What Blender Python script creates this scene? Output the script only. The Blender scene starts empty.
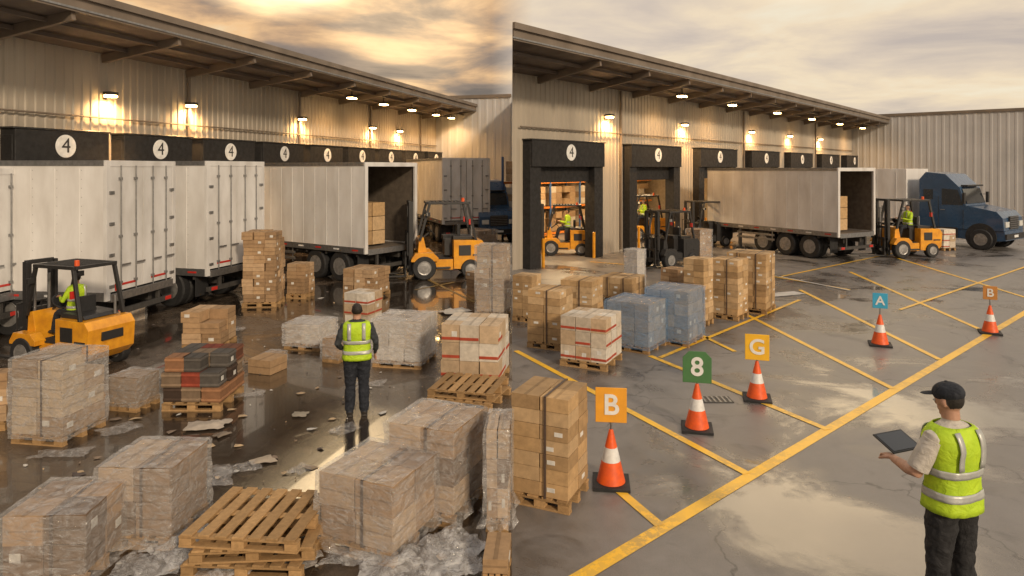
import bpy, math, random
from mathutils import Vector, Matrix, Euler
random.seed(7)
R=random.Random(11)
F=682.667; H=3.8; HZ=168.0
def gp(u,v):
    Y=F*H/(v-HZ); return Vector(((u-512)/F*Y,Y,0))
sc=bpy.context.scene
# ---------------------------------------------------------------- materials
def nt(name):
    m=bpy.data.materials.new(name); m.use_nodes=True
    return m,m.node_tree.nodes,m.node_tree.links,m.node_tree.nodes['Principled BSDF']
def mixc(n,l,fac,a,b):
    x=n.new('ShaderNodeMix'); x.data_type='RGBA'
    for s,val in ((0,fac),(6,a),(7,b)):
        if hasattr(val,'is_output'): l.new(val,x.inputs[s])
        else: x.inputs[s].default_value=val if s==0 else (*val[:3],1)
    return x.outputs[2]
def nz(n,l,scale,detail=4,vec=None,dist=0,rough=.55,stretch=None,coord='Object'):
    t=n.new('ShaderNodeTexNoise'); t.inputs['Scale'].default_value=scale; t.inputs['Detail'].default_value=detail
    t.inputs['Distortion'].default_value=dist; t.inputs['Roughness'].default_value=rough
    c=n.new('ShaderNodeTexCoord')
    if stretch:
        mp=n.new('ShaderNodeMapping'); mp.inputs['Scale'].default_value=stretch
        l.new(c.outputs[coord],mp.inputs[0]); l.new(mp.outputs[0],t.inputs[0])
    else: l.new(c.outputs[coord],t.inputs[0])
    return t.outputs[0]
def mr(n,l,v,a,b,c,d):
    x=n.new('ShaderNodeMapRange'); l.new(v,x.inputs[0])
    for i,k in enumerate((a,b,c,d)): x.inputs[i+1].default_value=k
    return x.outputs[0]
def M(name,col,rough=.5,metal=0,var=.25,scale=6,bump=0,bscale=40,dirt=None,stretch=None,spec=.5,coat=0,bdist=.01):
    m,n,l,b=nt(name)
    v=nz(n,l,scale,5,stretch=stretch)
    f=mr(n,l,v,.3,.7,0,1)
    dk=tuple(c*(1-var) for c in col) if not dirt else dirt
    l.new(mixc(n,l,f,dk,col),b.inputs['Base Color'])
    r=mr(n,l,v,.3,.7,min(1,rough*1.25),rough*.8); l.new(r,b.inputs['Roughness'])
    b.inputs['Metallic'].default_value=metal; b.inputs['Specular IOR Level'].default_value=spec
    b.inputs['Coat Weight'].default_value=coat
    if bump:
        bp=n.new('ShaderNodeBump'); bp.inputs['Strength'].default_value=bump; bp.inputs['Distance'].default_value=bdist
        l.new(nz(n,l,bscale,4,dist=.8),bp.inputs['Height']); l.new(bp.outputs[0],b.inputs['Normal'])
    return m
def EM(name,col,s):
    m,n,l,b=nt(name); b.inputs['Base Color'].default_value=(*col,1)
    b.inputs['Emission Color'].default_value=(*col,1); b.inputs['Emission Strength'].default_value=s
    return m
def attr_mat(name,rough,bump=.15,spec=.3,nscale=9):
    m,n,l,b=nt(name)
    a=n.new('ShaderNodeAttribute'); a.attribute_name='col'
    v=mr(n,l,nz(n,l,nscale,6,rough=.65),.25,.75,.68,1.12)
    x=n.new('ShaderNodeVectorMath'); x.operation='SCALE'; l.new(a.outputs['Color'],x.inputs[0]); l.new(v,x.inputs['Scale'])
    l.new(x.outputs[0],b.inputs['Base Color']); b.inputs['Roughness'].default_value=rough
    b.inputs['Specular IOR Level'].default_value=spec
    bp=n.new('ShaderNodeBump'); bp.inputs['Strength'].default_value=bump; bp.inputs['Distance'].default_value=.02
    l.new(nz(n,l,14,5),bp.inputs['Height']); l.new(bp.outputs[0],b.inputs['Normal'])
    return m
def film_mat(name,tint,base=.3,top=.75):
    m,n,l,b=nt(name)
    b.inputs['Base Color'].default_value=(*tint,1); b.inputs['Roughness'].default_value=.12
    b.inputs['Specular IOR Level'].default_value=1.0; b.inputs['Coat Weight'].default_value=.7; b.inputs['Coat Roughness'].default_value=.06
    v=nz(n,l,5,6,dist=1.8,rough=.62,stretch=(1,1,2.2))
    bp=n.new('ShaderNodeBump'); bp.inputs['Strength'].default_value=.95; bp.inputs['Distance'].default_value=.04
    l.new(nz(n,l,4.2,5,dist=2.2,rough=.6,stretch=(1,1,2.6)),bp.inputs['Height']); l.new(bp.outputs[0],b.inputs['Normal']); l.new(bp.outputs[0],b.inputs['Coat Normal'])
    tr=n.new('ShaderNodeBsdfTransparent'); mx=n.new('ShaderNodeMixShader')
    l.new(mr(n,l,v,.40,.72,base,top),mx.inputs[0]); l.new(tr.outputs[0],mx.inputs[1]); l.new(b.outputs[0],mx.inputs[2])
    l.new(mx.outputs[0],n['Material Output'].inputs[0])
    return m
carton=attr_mat('carton_board',.75)
paint_attr=attr_mat('coloured_plastic',.4,.05,.5,4)
wood=attr_mat('pallet_wood',.8,.3,.2,20)
film=film_mat('stretch_film',(.58,.565,.55),.18,.62)
film2=film_mat('heavy_stretch_film',(.68,.67,.66),.26,.72)
film_blue=film_mat('blue_stretch_film',(.18,.34,.56),.28,.58)
black=M('black_rubber',(.02,.02,.021),.7,0,.3)
blacksteel=M('black_steel',(.028,.027,.027),.42,0,.3,8)
steel=M('galvanised_steel',(.35,.35,.35),.4,.8,.35,10)
rim=M('wheel_rim',(.35,.34,.33),.4,.5,.4,10)
yellow=M('forklift_yellow',(.82,.37,.02),.32,0,.3,5,dirt=(.55,.22,.015),coat=.3)
white=M('trailer_white',(.77,.76,.74),.38,0,.2,1.6,dirt=(.56,.535,.505),stretch=(1,1,.35))
whitedoor=M('trailer_door',(.71,.70,.685),.36,0,.2,2.2,dirt=(.51,.49,.465),stretch=(1,1,.4))
grime=M('trailer_chassis',(.06,.055,.05),.7,0,.4)
interior=M('trailer_plywood',(.16,.13,.10),.7,0,.4,5)
redtape=M('red_reflector',(.55,.03,.02),.4)
orange=M('cone_orange',(.85,.12,.015),.45,0,.2,12,dirt=(.6,.08,.02))
conewhite=M('cone_band',(.75,.75,.73),.4,0,.25,14)
glass=M('dark_glass',(.02,.025,.03),.06,0,.1,spec=.8)
bluecab=M('blue_cab_paint',(.035,.085,.17),.28,0,.25,2,coat=.5)
lampmat=EM('lamp_lens',(1,.60,.22),42)
headl=M('headlamp',(.7,.7,.66),.15)
wallm=M('ribbed_wall_metal',(.44,.385,.31),.5,.1,.2,.5,dirt=(.31,.27,.22),stretch=(1,1,.25))
farm=M('far_wall_metal',(.50,.49,.48),.5,.1,.15,.5,dirt=(.42,.41,.40))
fascia=M('fascia_metal',(.22,.175,.135),.5,.2,.3,1)
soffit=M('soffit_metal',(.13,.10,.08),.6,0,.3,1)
shelter=M('dock_shelter_foam',(.016,.015,.015),.7,0,.3)
doorp=M('dock_door_panel',(.22,.21,.20),.5)
warmwall=M('warehouse_interior',(.52,.42,.30),.8)
rackb=M('rack_upright',(.05,.12,.3),.5); racko=M('rack_beam',(.7,.22,.03),.5)
signwhite=M('sign_white',(.8,.8,.78),.5)
dark=M('dark_print',(.03,.03,.03),.5)

# ---------------------------------------------------------------- mesh builder
class MB:
    def __init__(s): s.v=[];s.f=[];s.m=[];s.c=[];s.mats=[]
    def mi(s,mat):
        if mat not in s.mats: s.mats.append(mat)
        return s.mats.index(mat)
    def add(s,vs,fs,mat,col=(1,1,1),X=None):
        o=len(s.v)
        for p in vs:
            p=Vector(p); s.v.append(X@p if X else p)
        k=s.mi(mat)
        for q in fs: s.f.append([o+i for i in q]); s.m.append(k); s.c.append(col)
    def box(s,c,d,mat,col=(1,1,1),X=None):
        x,y,z=(k/2 for k in d); a,b,e=c
        vs=[(a+i*x,b+j*y,e+k*z) for i in(-1,1) for j in(-1,1) for k in(-1,1)]
        s.add(vs,[(0,1,3,2),(4,6,7,5),(0,4,5,1),(2,3,7,6),(0,2,6,4),(1,5,7,3)],mat,col,X)
    def bar(s,p0,p1,w,t,mat,X=None,col=(1,1,1)):
        p0=Vector(p0);p1=Vector(p1);d=p1-p0
        q=d.to_track_quat('Z','Y').to_matrix().to_4x4()
        T=Matrix.Translation((p0+p1)/2)@q
        s.box((0,0,0),(w,t,d.length),mat,col,(X@T) if X else T)
    def tube(s,pts,rad,mat,seg=10,X=None,col=(1,1,1)):
        pts=[Vector(p) for p in pts]; n=len(pts)
        d0=(pts[1]-pts[0]).normalized()
        u=d0.orthogonal().normalized(); vs=[]
        for i in range(n):
            d=(pts[min(i+1,n-1)]-pts[max(i-1,0)]).normalized()
            u=(u-d*u.dot(d)).normalized(); w=d.cross(u)
            r=rad[i] if isinstance(rad,(list,tuple)) else rad
            for k in range(seg):
                a=2*math.pi*k/seg; vs.append(pts[i]+(u*math.cos(a)+w*math.sin(a))*r)
        fs=[[i*seg+k,i*seg+(k+1)%seg,(i+1)*seg+(k+1)%seg,(i+1)*seg+k] for i in range(n-1) for k in range(seg)]
        fs.append(list(range(seg))[::-1]); fs.append([(n-1)*seg+k for k in range(seg)])
        s.add(vs,fs,mat,col,X)
    def lathe(s,prof,c,ax,mat,seg=20,X=None,col=(1,1,1)):
        ax=Vector(ax).normalized(); u=ax.orthogonal().normalized(); w=ax.cross(u); c=Vector(c); vs=[]
        for r,a in prof:
            for k in range(seg):
                t=2*math.pi*k/seg; vs.append(c+ax*a+(u*math.cos(t)+w*math.sin(t))*r)
        n=len(prof)
        fs=[[i*seg+k,i*seg+(k+1)%seg,(i+1)*seg+(k+1)%seg,(i+1)*seg+k] for i in range(n-1) for k in range(seg)]
        fs.append(list(range(seg))[::-1]); fs.append([(n-1)*seg+k for k in range(seg)])
        s.add(vs,fs,mat,col,X)
    def prism(s,prof,y0,y1,mat,X=None,col=(1,1,1)):
        n=len(prof); vs=[(x,y0,z) for x,z in prof]+[(x,y1,z) for x,z in prof]
        fs=[[i,(i+1)%n,n+(i+1)%n,n+i] for i in range(n)]+[list(range(n))[::-1],list(range(n,2*n))]
        s.add(vs,fs,mat,col,X)
    def ell(s,c,r,mat,X=None,nu=16,nv=10,col=(1,1,1)):
        vs=[(c[0],c[1],c[2]-r[2])]
        for i in range(1,nv):
            p=math.pi*i/nv
            for k in range(nu):
                a=2*math.pi*k/nu
                vs.append((c[0]+r[0]*math.sin(p)*math.cos(a),c[1]+r[1]*math.sin(p)*math.sin(a),c[2]-r[2]*math.cos(p)))
        vs.append((c[0],c[1],c[2]+r[2])); L=len(vs)-1
        fs=[[0,1+(k+1)%nu,1+k] for k in range(nu)]
        for i in range(nv-2):
            for k in range(nu):
                a=1+i*nu; fs.append([a+k,a+(k+1)%nu,a+nu+(k+1)%nu,a+nu+k])
        a=1+(nv-2)*nu
        fs+=[[a+k,a+(k+1)%nu,L] for k in range(nu)]
        s.add(vs,fs,mat,col,X)
    def loft(s,rings,mat,seg=24,caps=True,X=None,col=(1,1,1),jit=0):
        vs=[]
        for cx,cy,z,rx,ry in rings:
            for k in range(seg):
                a=2*math.pi*k/seg; ca,sa=math.cos(a),math.sin(a)
                e=.8
                j=1+R.uniform(-jit,jit)
                vs.append((cx+rx*j*math.copysign(abs(ca)**e,ca),cy+ry*j*math.copysign(abs(sa)**e,sa),z))
        n=len(rings)
        fs=[[i*seg+k,i*seg+(k+1)%seg,(i+1)*seg+(k+1)%seg,(i+1)*seg+k] for i in range(n-1) for k in range(seg)]
        if caps: fs.append(list(range(seg))[::-1]); fs.append([(n-1)*seg+k for k in range(seg)])
        s.add(vs,fs,mat,col,X)
    def build(s,name,loc=(0,0,0),rz=0,scale=1,bevel=0,smooth=None,parent=None,seg=1):
        me=bpy.data.meshes.new(name); me.from_pydata([tuple(p) for p in s.v],[],s.f)
        for m in s.mats: me.materials.append(m)
        me.polygons.foreach_set('material_index',s.m)
        at=me.color_attributes.new('col','FLOAT_COLOR','CORNER')
        buf=[]
        for q,c in zip(s.f,s.c): buf+=[c[0],c[1],c[2],1.0]*len(q)
        at.data.foreach_set('color',buf)
        me.update()
        if smooth:
            me.polygons.foreach_set('use_smooth',[True]*len(me.polygons)); me.set_sharp_from_angle(angle=math.radians(smooth))
        o=bpy.data.objects.new(name,me); sc.collection.objects.link(o)
        o.location=loc; o.rotation_euler=(0,0,rz); o.scale=(scale,)*3
        if bevel:
            b=o.modifiers.new('bevel','BEVEL'); b.width=bevel; b.segments=seg; b.limit_method='ANGLE'; b.angle_limit=math.radians(40)
        if parent: o.parent=parent
        return o
def empty(name,loc,rz=0,scale=1):
    e=bpy.data.objects.new(name,None); sc.collection.objects.link(e); e.location=loc; e.rotation_euler=(0,0,rz)
    e.scale=scale if isinstance(scale,tuple) else (scale,)*3
    e.empty_display_size=.2
    return e
def text(ch,size,mat,parent,X,name='lettering',ext=.003,off=.018):
    cu=bpy.data.curves.new(name,'FONT'); cu.body=ch; cu.size=size; cu.align_x='CENTER'; cu.align_y='CENTER'; cu.extrude=ext; cu.offset=size*off
    t=bpy.data.objects.new(name,cu); sc.collection.objects.link(t)
    me=bpy.data.meshes.new_from_object(t.evaluated_get(bpy.context.evaluated_depsgraph_get()))
    bpy.data.objects.remove(t); me.materials.clear(); me.materials.append(mat)
    o=bpy.data.objects.new(name,me); sc.collection.objects.link(o); o.parent=parent; o.matrix_local=X
    return o

# ---------------------------------------------------------------- ground
def ground_mat(name,c0,c1,c2,wet_lo,wet_hi,r_dry,r_wet,bdry=.35,bwet=.04,bs=.45,pud=()):
    m,n,l,b=nt(name)
    big=nz(n,l,bs,7,dist=.6,rough=.62); med=nz(n,l,2.6,7,rough=.7,dist=.3); fine=nz(n,l,90,3)
    tc_=n.new('ShaderNodeTexCoord')
    for (px,py,rad) in pud:   # low spots in the paving where water collects
        d=n.new('ShaderNodeVectorMath'); d.operation='DISTANCE'; l.new(tc_.outputs['Object'],d.inputs[0]); d.inputs[1].default_value=(px,py,0)
        q=mr(n,l,d.outputs['Value'],0,rad,.18,0)
        a=n.new('ShaderNodeMath'); a.operation='ADD'; l.new(big,a.inputs[0]); l.new(q,a.inputs[1]); big=a.outputs[0]
    col=mixc(n,l,mr(n,l,med,.32,.66,0,1),c0,c1)
    col=mixc(n,l,mr(n,l,fine,.35,.7,0,.5),col,c2)
    st_=mr(n,l,nz(n,l,1.2,3,dist=1),.58,.72,0,.6)
    col=mixc(n,l,st_,col,tuple(a*.35 for a in c0))
    wet=mr(n,l,big,wet_lo,wet_hi,0,1)
    dk=n.new('ShaderNodeMix'); dk.data_type='RGBA'; dk.blend_type='MULTIPLY'
    l.new(wet,dk.inputs[0]); l.new(col,dk.inputs[6]); dk.inputs[7].default_value=(.5,.48,.46,1)
    vo=n.new('ShaderNodeTexVoronoi'); vo.feature='DISTANCE_TO_EDGE'; vo.inputs['Scale'].default_value=.32
    wn=n.new('ShaderNodeTexNoise'); wn.inputs['Scale'].default_value=1.6; wn.inputs['Detail'].default_value=6
    l.new(tc_.outputs['Object'],wn.inputs[0])
    va=n.new('ShaderNodeVectorMath'); va.operation='MULTIPLY_ADD'; l.new(wn.outputs['Color'],va.inputs[0]); va.inputs[1].default_value=(.9,.9,.9); l.new(tc_.outputs['Object'],va.inputs[2]); l.new(va.outputs[0],vo.inputs[0])
    ck=mr(n,l,vo.outputs['Distance'],.0,.006,.7,0)
    l.new(mixc(n,l,ck,dk.outputs[2],(.015,.013,.012)),b.inputs['Base Color'])
    rr=n.new('ShaderNodeMath'); rr.operation='ADD'; rr.use_clamp=True
    l.new(mr(n,l,wet,0,1,r_dry,r_wet),rr.inputs[0]); l.new(mr(n,l,med,.3,.7,-.03,.08),rr.inputs[1])
    l.new(rr.outputs[0],b.inputs['Roughness'])
    bp=n.new('ShaderNodeBump'); bp.inputs['Distance'].default_value=.02
    st=mr(n,l,wet,0,1,bdry,bwet); l.new(st,bp.inputs['Strength'])
    ad=n.new('ShaderNodeMath'); ad.operation='ADD'; l.new(fine,ad.inputs[0]); l.new(med,ad.inputs[1])
    l.new(ad.outputs[0],bp.inputs['Height']); l.new(bp.outputs[0],b.inputs['Normal'])
    b.inputs['Specular IOR Level'].default_value=.9
    b.inputs['Coat Roughness'].default_value=.03; l.new(mr(n,l,wet,.5,1,0,.8),b.inputs['Coat Weight'])
    return m
pl=[(*gp(270,442)[:2],1.8),(*gp(262,395)[:2],1.8),(*gp(400,400)[:2],1.6),(*gp(320,300)[:2],3),(*gp(150,450)[:2],1.3),(*gp(420,300)[:2],3),(*gp(300,480)[:2],1.2)]
pr_=[(*gp(900,400)[:2],2.0),(*gp(860,520)[:2],1.4),(*gp(980,470)[:2],1.4),(*gp(800,290)[:2],4),(*gp(690,480)[:2],1.3)]
wetm=ground_mat('wet_asphalt',(.045,.033,.024),(.105,.08,.058),(.17,.13,.098),.40,.53,.26,.03,.3,.06,.55,pl)
drym=ground_mat('damp_concrete_asphalt',(.11,.101,.094),(.18,.166,.155),(.26,.238,.222),.48,.66,.40,.10,.25,.06,.45,pr_)
farg=M('far_asphalt',(.07,.066,.062),.7,0,.3,.3)
def sheet(name,x0,x1,y0,y1,z,mat):
    b=MB(); b.add([(x0,y0,z),(x1,y0,z),(x1,y1,z),(x0,y1,z)],[(0,1,2,3)],mat); return b.build(name)
sheet('ground',-900,900,-900,900,-.004,farg)
sheet('wet_asphalt_yard',-60,0,-25,80,0,wetm)
sheet('damp_asphalt_yard',0,70,-25,80,0,drym)
def worn(name,col,under,k=.52):
    m,n,l,b=nt(name)
    f=mr(n,l,nz(n,l,9,8,rough=.75),k-.06,k+.06,0,1)
    f2=mr(n,l,nz(n,l,1.1,4),.3,.6,.35,1)
    mm=n.new('ShaderNodeMath'); mm.operation='MAXIMUM'; mm.use_clamp=True
    l.new(f,mm.inputs[0]); l.new(f2,mm.inputs[1])
    l.new(mixc(n,l,mm.outputs[0],under,col),b.inputs['Base Color']); b.inputs['Roughness'].default_value=.36
    return m
yl=worn('yellow_line_paint',(.90,.52,.035),(.26,.19,.10),.48)
yl2=worn('faded_yellow_paint',(.30,.19,.05),(.08,.062,.045),.60)
wl=worn('white_line_paint',(.55,.53,.50),(.17,.155,.145),.6)
def line(mb,a,b,w,mat,z=.004):
    A=gp(*a);B=gp(*b); d=(B-A).normalized(); p=Vector((-d.y,d.x,0))*w/2
    mb.add([A-p+Vector((0,0,z)),B-p+Vector((0,0,z)),B+p+Vector((0,0,z)),A+p+Vector((0,0,z))],[(0,1,2,3)],mat)
mb=MB()
line(mb,(545,598),(1100,268),.16,yl)
for a,b in [((612,485),(660,526)),((516,351),(747,474)),((650,356),(828,430)),((745,314),(893,389)),((800,290),(940,360)),((850,272),(990,334)),((890,256),(1040,302))]:
    line(mb,a,b,.12,yl,.008)
for a,b in [((660,358),(800,300)),((700,264),(850,290)),((590,262),(720,272)),((780,277),(900,252)),((900,310),(1040,262)),((690,330),(735,352))]:
    line(mb,a,b,.10,yl,.012)
line(mb,(765,296),(800,293),.5,wl,.016); line(mb,(770,275),(850,291),.10,wl,.02)
mb.build('yellow_bay_markings')
mb=MB()
for a,b in [((392,262),(474,302)),((415,290),(455,282))]: line(mb,a,b,.1,yl2)
mb.build('faded_bay_markings')
mb=MB(); g=gp(716,400)
mb.box((g.x,g.y,.006),(.5,.3,.012),blacksteel)
for i in range(6): mb.box((g.x-.2+i*.08,g.y,.016),(.03,.26,.008),steel)
mb.build('drain_grate')

# ---------------------------------------------------------------- buildings
class Bd:
    def __init__(s,vp,D,Df):
        s.th=math.atan((vp-512)/F); s.D=D; s.ov=D-Df
        s.d=Vector((math.sin(s.th),math.cos(s.th),0)); s.n=Vector((-math.cos(s.th),math.sin(s.th),0))
    def W(s,t,o,z): return s.d*t+s.n*(s.D-o)+Vector((0,0,z))
    def frame(s,t,o=0,z=0):
        X=Matrix.Identity(4); 
        X.col[0]=(*s.d,0); X.col[1]=(*s.n,0); X.col[2]=(0,0,1,0); p=s.W(t,o,z); X.col[3]=(*p,1); return X
def ribs(mb,P,t0,t1,z0,z1,mat,pitch=.3,dep=.035):
    pts=[];t=t0
    while t<t1:
        for a,o in ((0,0),(.55,0),(.65,dep),(.9,dep),(1,0)):
            tt=t+a*pitch
            if tt<=t1: pts.append((tt,o))
        t+=pitch
    pts.append((t1,pts[-1][1]))
    vs=[P(t,o,z0) for t,o in pts]+[P(t,o,z1) for t,o in pts]; n=len(pts)
    mb.add(vs,[(i,i+1,n+i+1,n+i) for i in range(n-1)],mat)
def lamp(parent,pos,energy,dirv,cone=120,size=.12):
    L=bpy.data.lights.new('lamp_light','SPOT'); L.energy=energy; L.color=(1,.56,.22); L.spot_size=math.radians(cone); L.spot_blend=.9; L.shadow_soft_size=size
    o=bpy.data.objects.new('lamp_light',L); sc.collection.objects.link(o); o.location=pos
    o.rotation_euler=Vector(dirv).to_track_quat('-Z','Y').to_euler(); o.parent=parent
def building(name,B,t0f,tend,doors,pitch_w,width,openk,lamps,soflamps,farlen,farH):
    root=empty(name,(0,0,0))
    WT=7.35; FT=8.15; FB=7.72
    mb=MB()
    td=t0f(0)
    op=[(doors[k]+.65,doors[k]+width-.65) for k in openk]
    cur=td
    for a,b in op:
        ribs(mb,B.W,cur,a,0.0,WT,wallm); ribs(mb,B.W,a,b,3.6,WT,wallm); cur=b
    ribs(mb,B.W,cur,tend,0,WT,wallm)
    mb.build('ribbed_wall',parent=root)
    mb=MB()
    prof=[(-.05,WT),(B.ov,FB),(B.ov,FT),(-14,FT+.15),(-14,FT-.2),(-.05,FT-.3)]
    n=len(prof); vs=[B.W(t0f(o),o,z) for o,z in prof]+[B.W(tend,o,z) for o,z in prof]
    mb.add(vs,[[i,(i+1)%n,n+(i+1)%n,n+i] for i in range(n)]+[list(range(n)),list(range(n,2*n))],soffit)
    for o,zb,zt,th,mt in ((B.ov,FB-.03,FT+.03,.06,fascia),(B.ov+.06,FT-.12,FT+.07,.1,fascia),(B.ov+.062,FB+.02,FB+.07,.03,steel)):
        ta=t0f(o)
        q=[B.W(ta,o+.002,zb),B.W(ta,o+th,zb),B.W(ta,o+th,zt),B.W(ta,o+.002,zt)]; q2=[B.W(tend,o+.002,zb),B.W(tend,o+th,zb),B.W(tend,o+th,zt),B.W(tend,o+.002,zt)]
        mb.add(q+q2,[[i,(i+1)%4,4+(i+1)%4,4+i] for i in range(4)]+[[0,1,2,3],[4,5,6,7]],mt)
    t=td+1.5
    while t<tend:
        p0=B.W(t,.05,WT-.16); p1=B.W(t,B.ov-.05,FB-.1)
        mb.bar(p0,p1,.12,.26,fascia); t+=3.6
    for o in (1.0,2.1):
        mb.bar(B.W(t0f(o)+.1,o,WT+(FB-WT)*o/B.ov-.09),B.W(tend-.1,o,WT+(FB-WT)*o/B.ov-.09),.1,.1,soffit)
    mb.build('canopy_roof',parent=root,bevel=0)
    for k,t in enumerate(doors):
        mb=MB(); X=B.frame(t); isop=k in openk; w=width
        pad=.65 if isop else .42
        mb.box((pad/2,-.16,2.35),(pad,.5,4.7),shelter,X=X); mb.box((w-pad/2,-.16,2.35),(pad,.5,4.7),shelter,X=X)
        mb.box((w/2,-.20,4.35),(w-.02,.6,1.0),shelter,X=X)
        mb.box((w/2,-.20,4.88),(w+.1,.66,.05),blacksteel,X=X)
        if isop:
            mb.box((w/2,-.05,3.55),(w-2*pad-.01,.12,.65),shelter,X=X)
            for xx in (pad+.1,w-pad-.1): mb.box((xx,-.44,.55),(.09,.09,1.1),yellow,X=X)
        else:
            mb.box((w/2,-.02,1.95),(w-2*pad-.01,.08,3.86),doorp,X=X)
            for i in range(6): mb.box((w/2,-.075,.45+i*.6),(w-2*pad-.05,.03,.03),blacksteel,X=X)
            for xx in (pad+.15,w-pad-.15): mb.box((xx,-.35,.5),(.25,.2,.5),black,X=X)
        mb.lathe([(.02,0),(.33,0),(.33,.02),(.02,.021)],X@Vector((w/2,-.503,4.42)),-B.n,signwhite,28)
        o=mb.build('dock_door',parent=root,bevel=.015)
        Xt=X@Matrix.Translation((w/2,-.53,4.42))@Matrix.Rotation(math.radians(90),4,'X')
        text('4',.60,dark,o,Xt,'door_number',off=-.002)
    for t in lamps:
        e=MB(); X=B.frame(t)
        e.box((0,-.1,6.05),(.16,.14,.2),blacksteel,X=X); e.box((0,-.24,6.12),(.30,.30,.10),blacksteel,X=X); e.box((0,-.24,6.04),(.26,.26,.07),lampmat,X=X)
        o=e.build('wall_lamp',parent=root); lamp(o,X@Vector((0,-.42,5.98)),760,-Vector((0,0,1))+B.n*.35,145)
    for t in soflamps:
        e=MB(); X=B.frame(t); zz=WT+(FB-WT)*1.6/B.ov-.3
        e.bar(X@Vector((0,-1.6,zz+.3)),X@Vector((0,-1.6,zz+.05)),.05,.05,blacksteel)
        e.box((0,-1.6,zz+.02),(.5,.36,.1),blacksteel,X=X); e.box((0,-1.6,zz-.055),(.44,.30,.05),lampmat,X=X)
        o=e.build('canopy_lamp',parent=root); lamp(o,X@Vector((0,-1.6,zz-.12)),600,(0,0,-1),155)
    mb=MB()
    for k,t in enumerate(doors):
        if k%2==1: mb.tube([B.W(t-.28,.12,WT-.05),B.W(t-.28,.12,.1)],.06,fascia,8)
    mb.tube([B.W(td+.3,.14,5.35),B.W(tend-.2,.14,5.35)],.03,fascia,6)
    mb.build('downpipes',parent=root)
    mb=MB()
    P=lambda s_,o,z: B.W(tend-o,s_,z)
    ribs(mb,P,0.02,farlen,0,farH,farm,.55,.022)
    mb.add([P(0.02,-.05,farH),P(farlen,-.05,farH),P(farlen,.1,farH),P(0.02,.1,farH)],[(0,1,2,3)],fascia)
    q=[P(-14,-.1,0),P(farlen,-.1,0),P(farlen,-.1,farH),P(-14,-.1,farH)]; mb.add(q,[(0,1,2,3)],farm)
    mb.add([P(.02,.1,farH-.18),P(farlen,.1,farH-.18),P(farlen,.1,farH+.05),P(.02,.1,farH+.05)],[(0,1,2,3)],fascia)
    mb.build('end_wing_wall',parent=root)
    return root
S=.95
BL=Bd(700,18.9*S,15.8*S); BR=Bd(1088,17.2*S,14.1*S)
LE=47.3*S; RE=72.8*S*.97
building('dock_warehouse',BL,lambda o:-6.0,LE,[13.9+3.55*k for k in range(-3,9)],3.55,3.0,[],[17.2,20.7,27.85,34.9,38.5],[30,33.5,37.2,41,43.8],BL.D-LE*math.tan(BL.th)-.03,8.8)
ct=1/math.tan(BR.th)
rroot=building('loading_dock_warehouse',BR,lambda o:(BR.D-o)*ct+.02,RE,[19.95+7.25*k for k in range(0,7)],7.25,5.0,[0,1,2],[25.75,33.1,42.4,49.6,56.8],[30,36,43,50,57,64],40,8.5)
mb=MB(); tc0=lambda o:(BR.D-o)*ct+.25
dp=-9; t1=44
A=BR.W(tc0(-.1),-.1,0);Bp=BR.W(tc0(dp),dp,0);C=BR.W(t1,dp,0);Dp=BR.W(t1,-.1,0); up=Vector((0,0,5.2))
for p,q in((A,Bp),(Bp,C),(C,Dp)): mb.add([p,q,q+up,p+up],[(0,1,2,3)],warmwall)
mb.add([A+up,Bp+up,C+up,Dp+up],[(0,1,2,3)],warmwall)
mb.add([BR.W(tc0(-.1),-.1,4.7),BR.W(t1,-.1,4.7),BR.W(t1,-.1,5.2),BR.W(tc0(-.1),-.1,5.2)],[(0,1,2,3)],warmwall)
X=BR.frame(27.6)
for r_ in range(5):
    x0=r_*2.9
    for y in(6.6,7.6): mb.box((x0,y,2.2),(.1,.08,4.4),rackb,X=X)
    for z in(.15,1.6,3.0):
        for y in(6.6,7.6): mb.box((x0+1.45,y,z),(2.78,.05,.12),racko,X=X)
        for i in range(2):
            for a in range(2):
                for c_ in range(3):
                    cc=R.choice([(.42,.29,.17),(.36,.25,.15),(.5,.45,.38),(.3,.2,.12)])
                    if R.random()<.9: mb.box((x0+.42+i*1.35+a*.55,7.1,z+.28+c_*.36-.02),(.53,.8,.35),carton,cc,X)
for tt,oo in((23.4,2.2),(31,3.5),(39,3.5)):
    Xi=BR.frame(tt); mb.box((0,oo,5.0),(.2,1.6,.08),lampmat,X=Xi)
o=mb.build('warehouse_interior',parent=rroot)
for tt,oo in((23.8,1.8),(29.5,4),(36,4)):
    L=bpy.data.lights.new('interior_light','AREA'); L.energy=480 if oo>2 else 230; L.size=1.6; L.color=(1,.70,.38)
    lo=bpy.data.objects.new('interior_light',L); sc.collection.objects.link(lo); lo.location=BR.W(tt,-oo,4.85); lo.parent=o
mb=MB(); y0=(BR.d*(BR.D*ct)+BR.n*BR.D).y
P=lambda t,o,z: Vector((.03-o*.5,t,z))
ribs(mb,P,y0+.1,BL.W(LE,BL.D-LE*math.tan(BL.th),0).y,0,8.0,wallm)
mb.build('gable_wall',parent=rroot)

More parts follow.
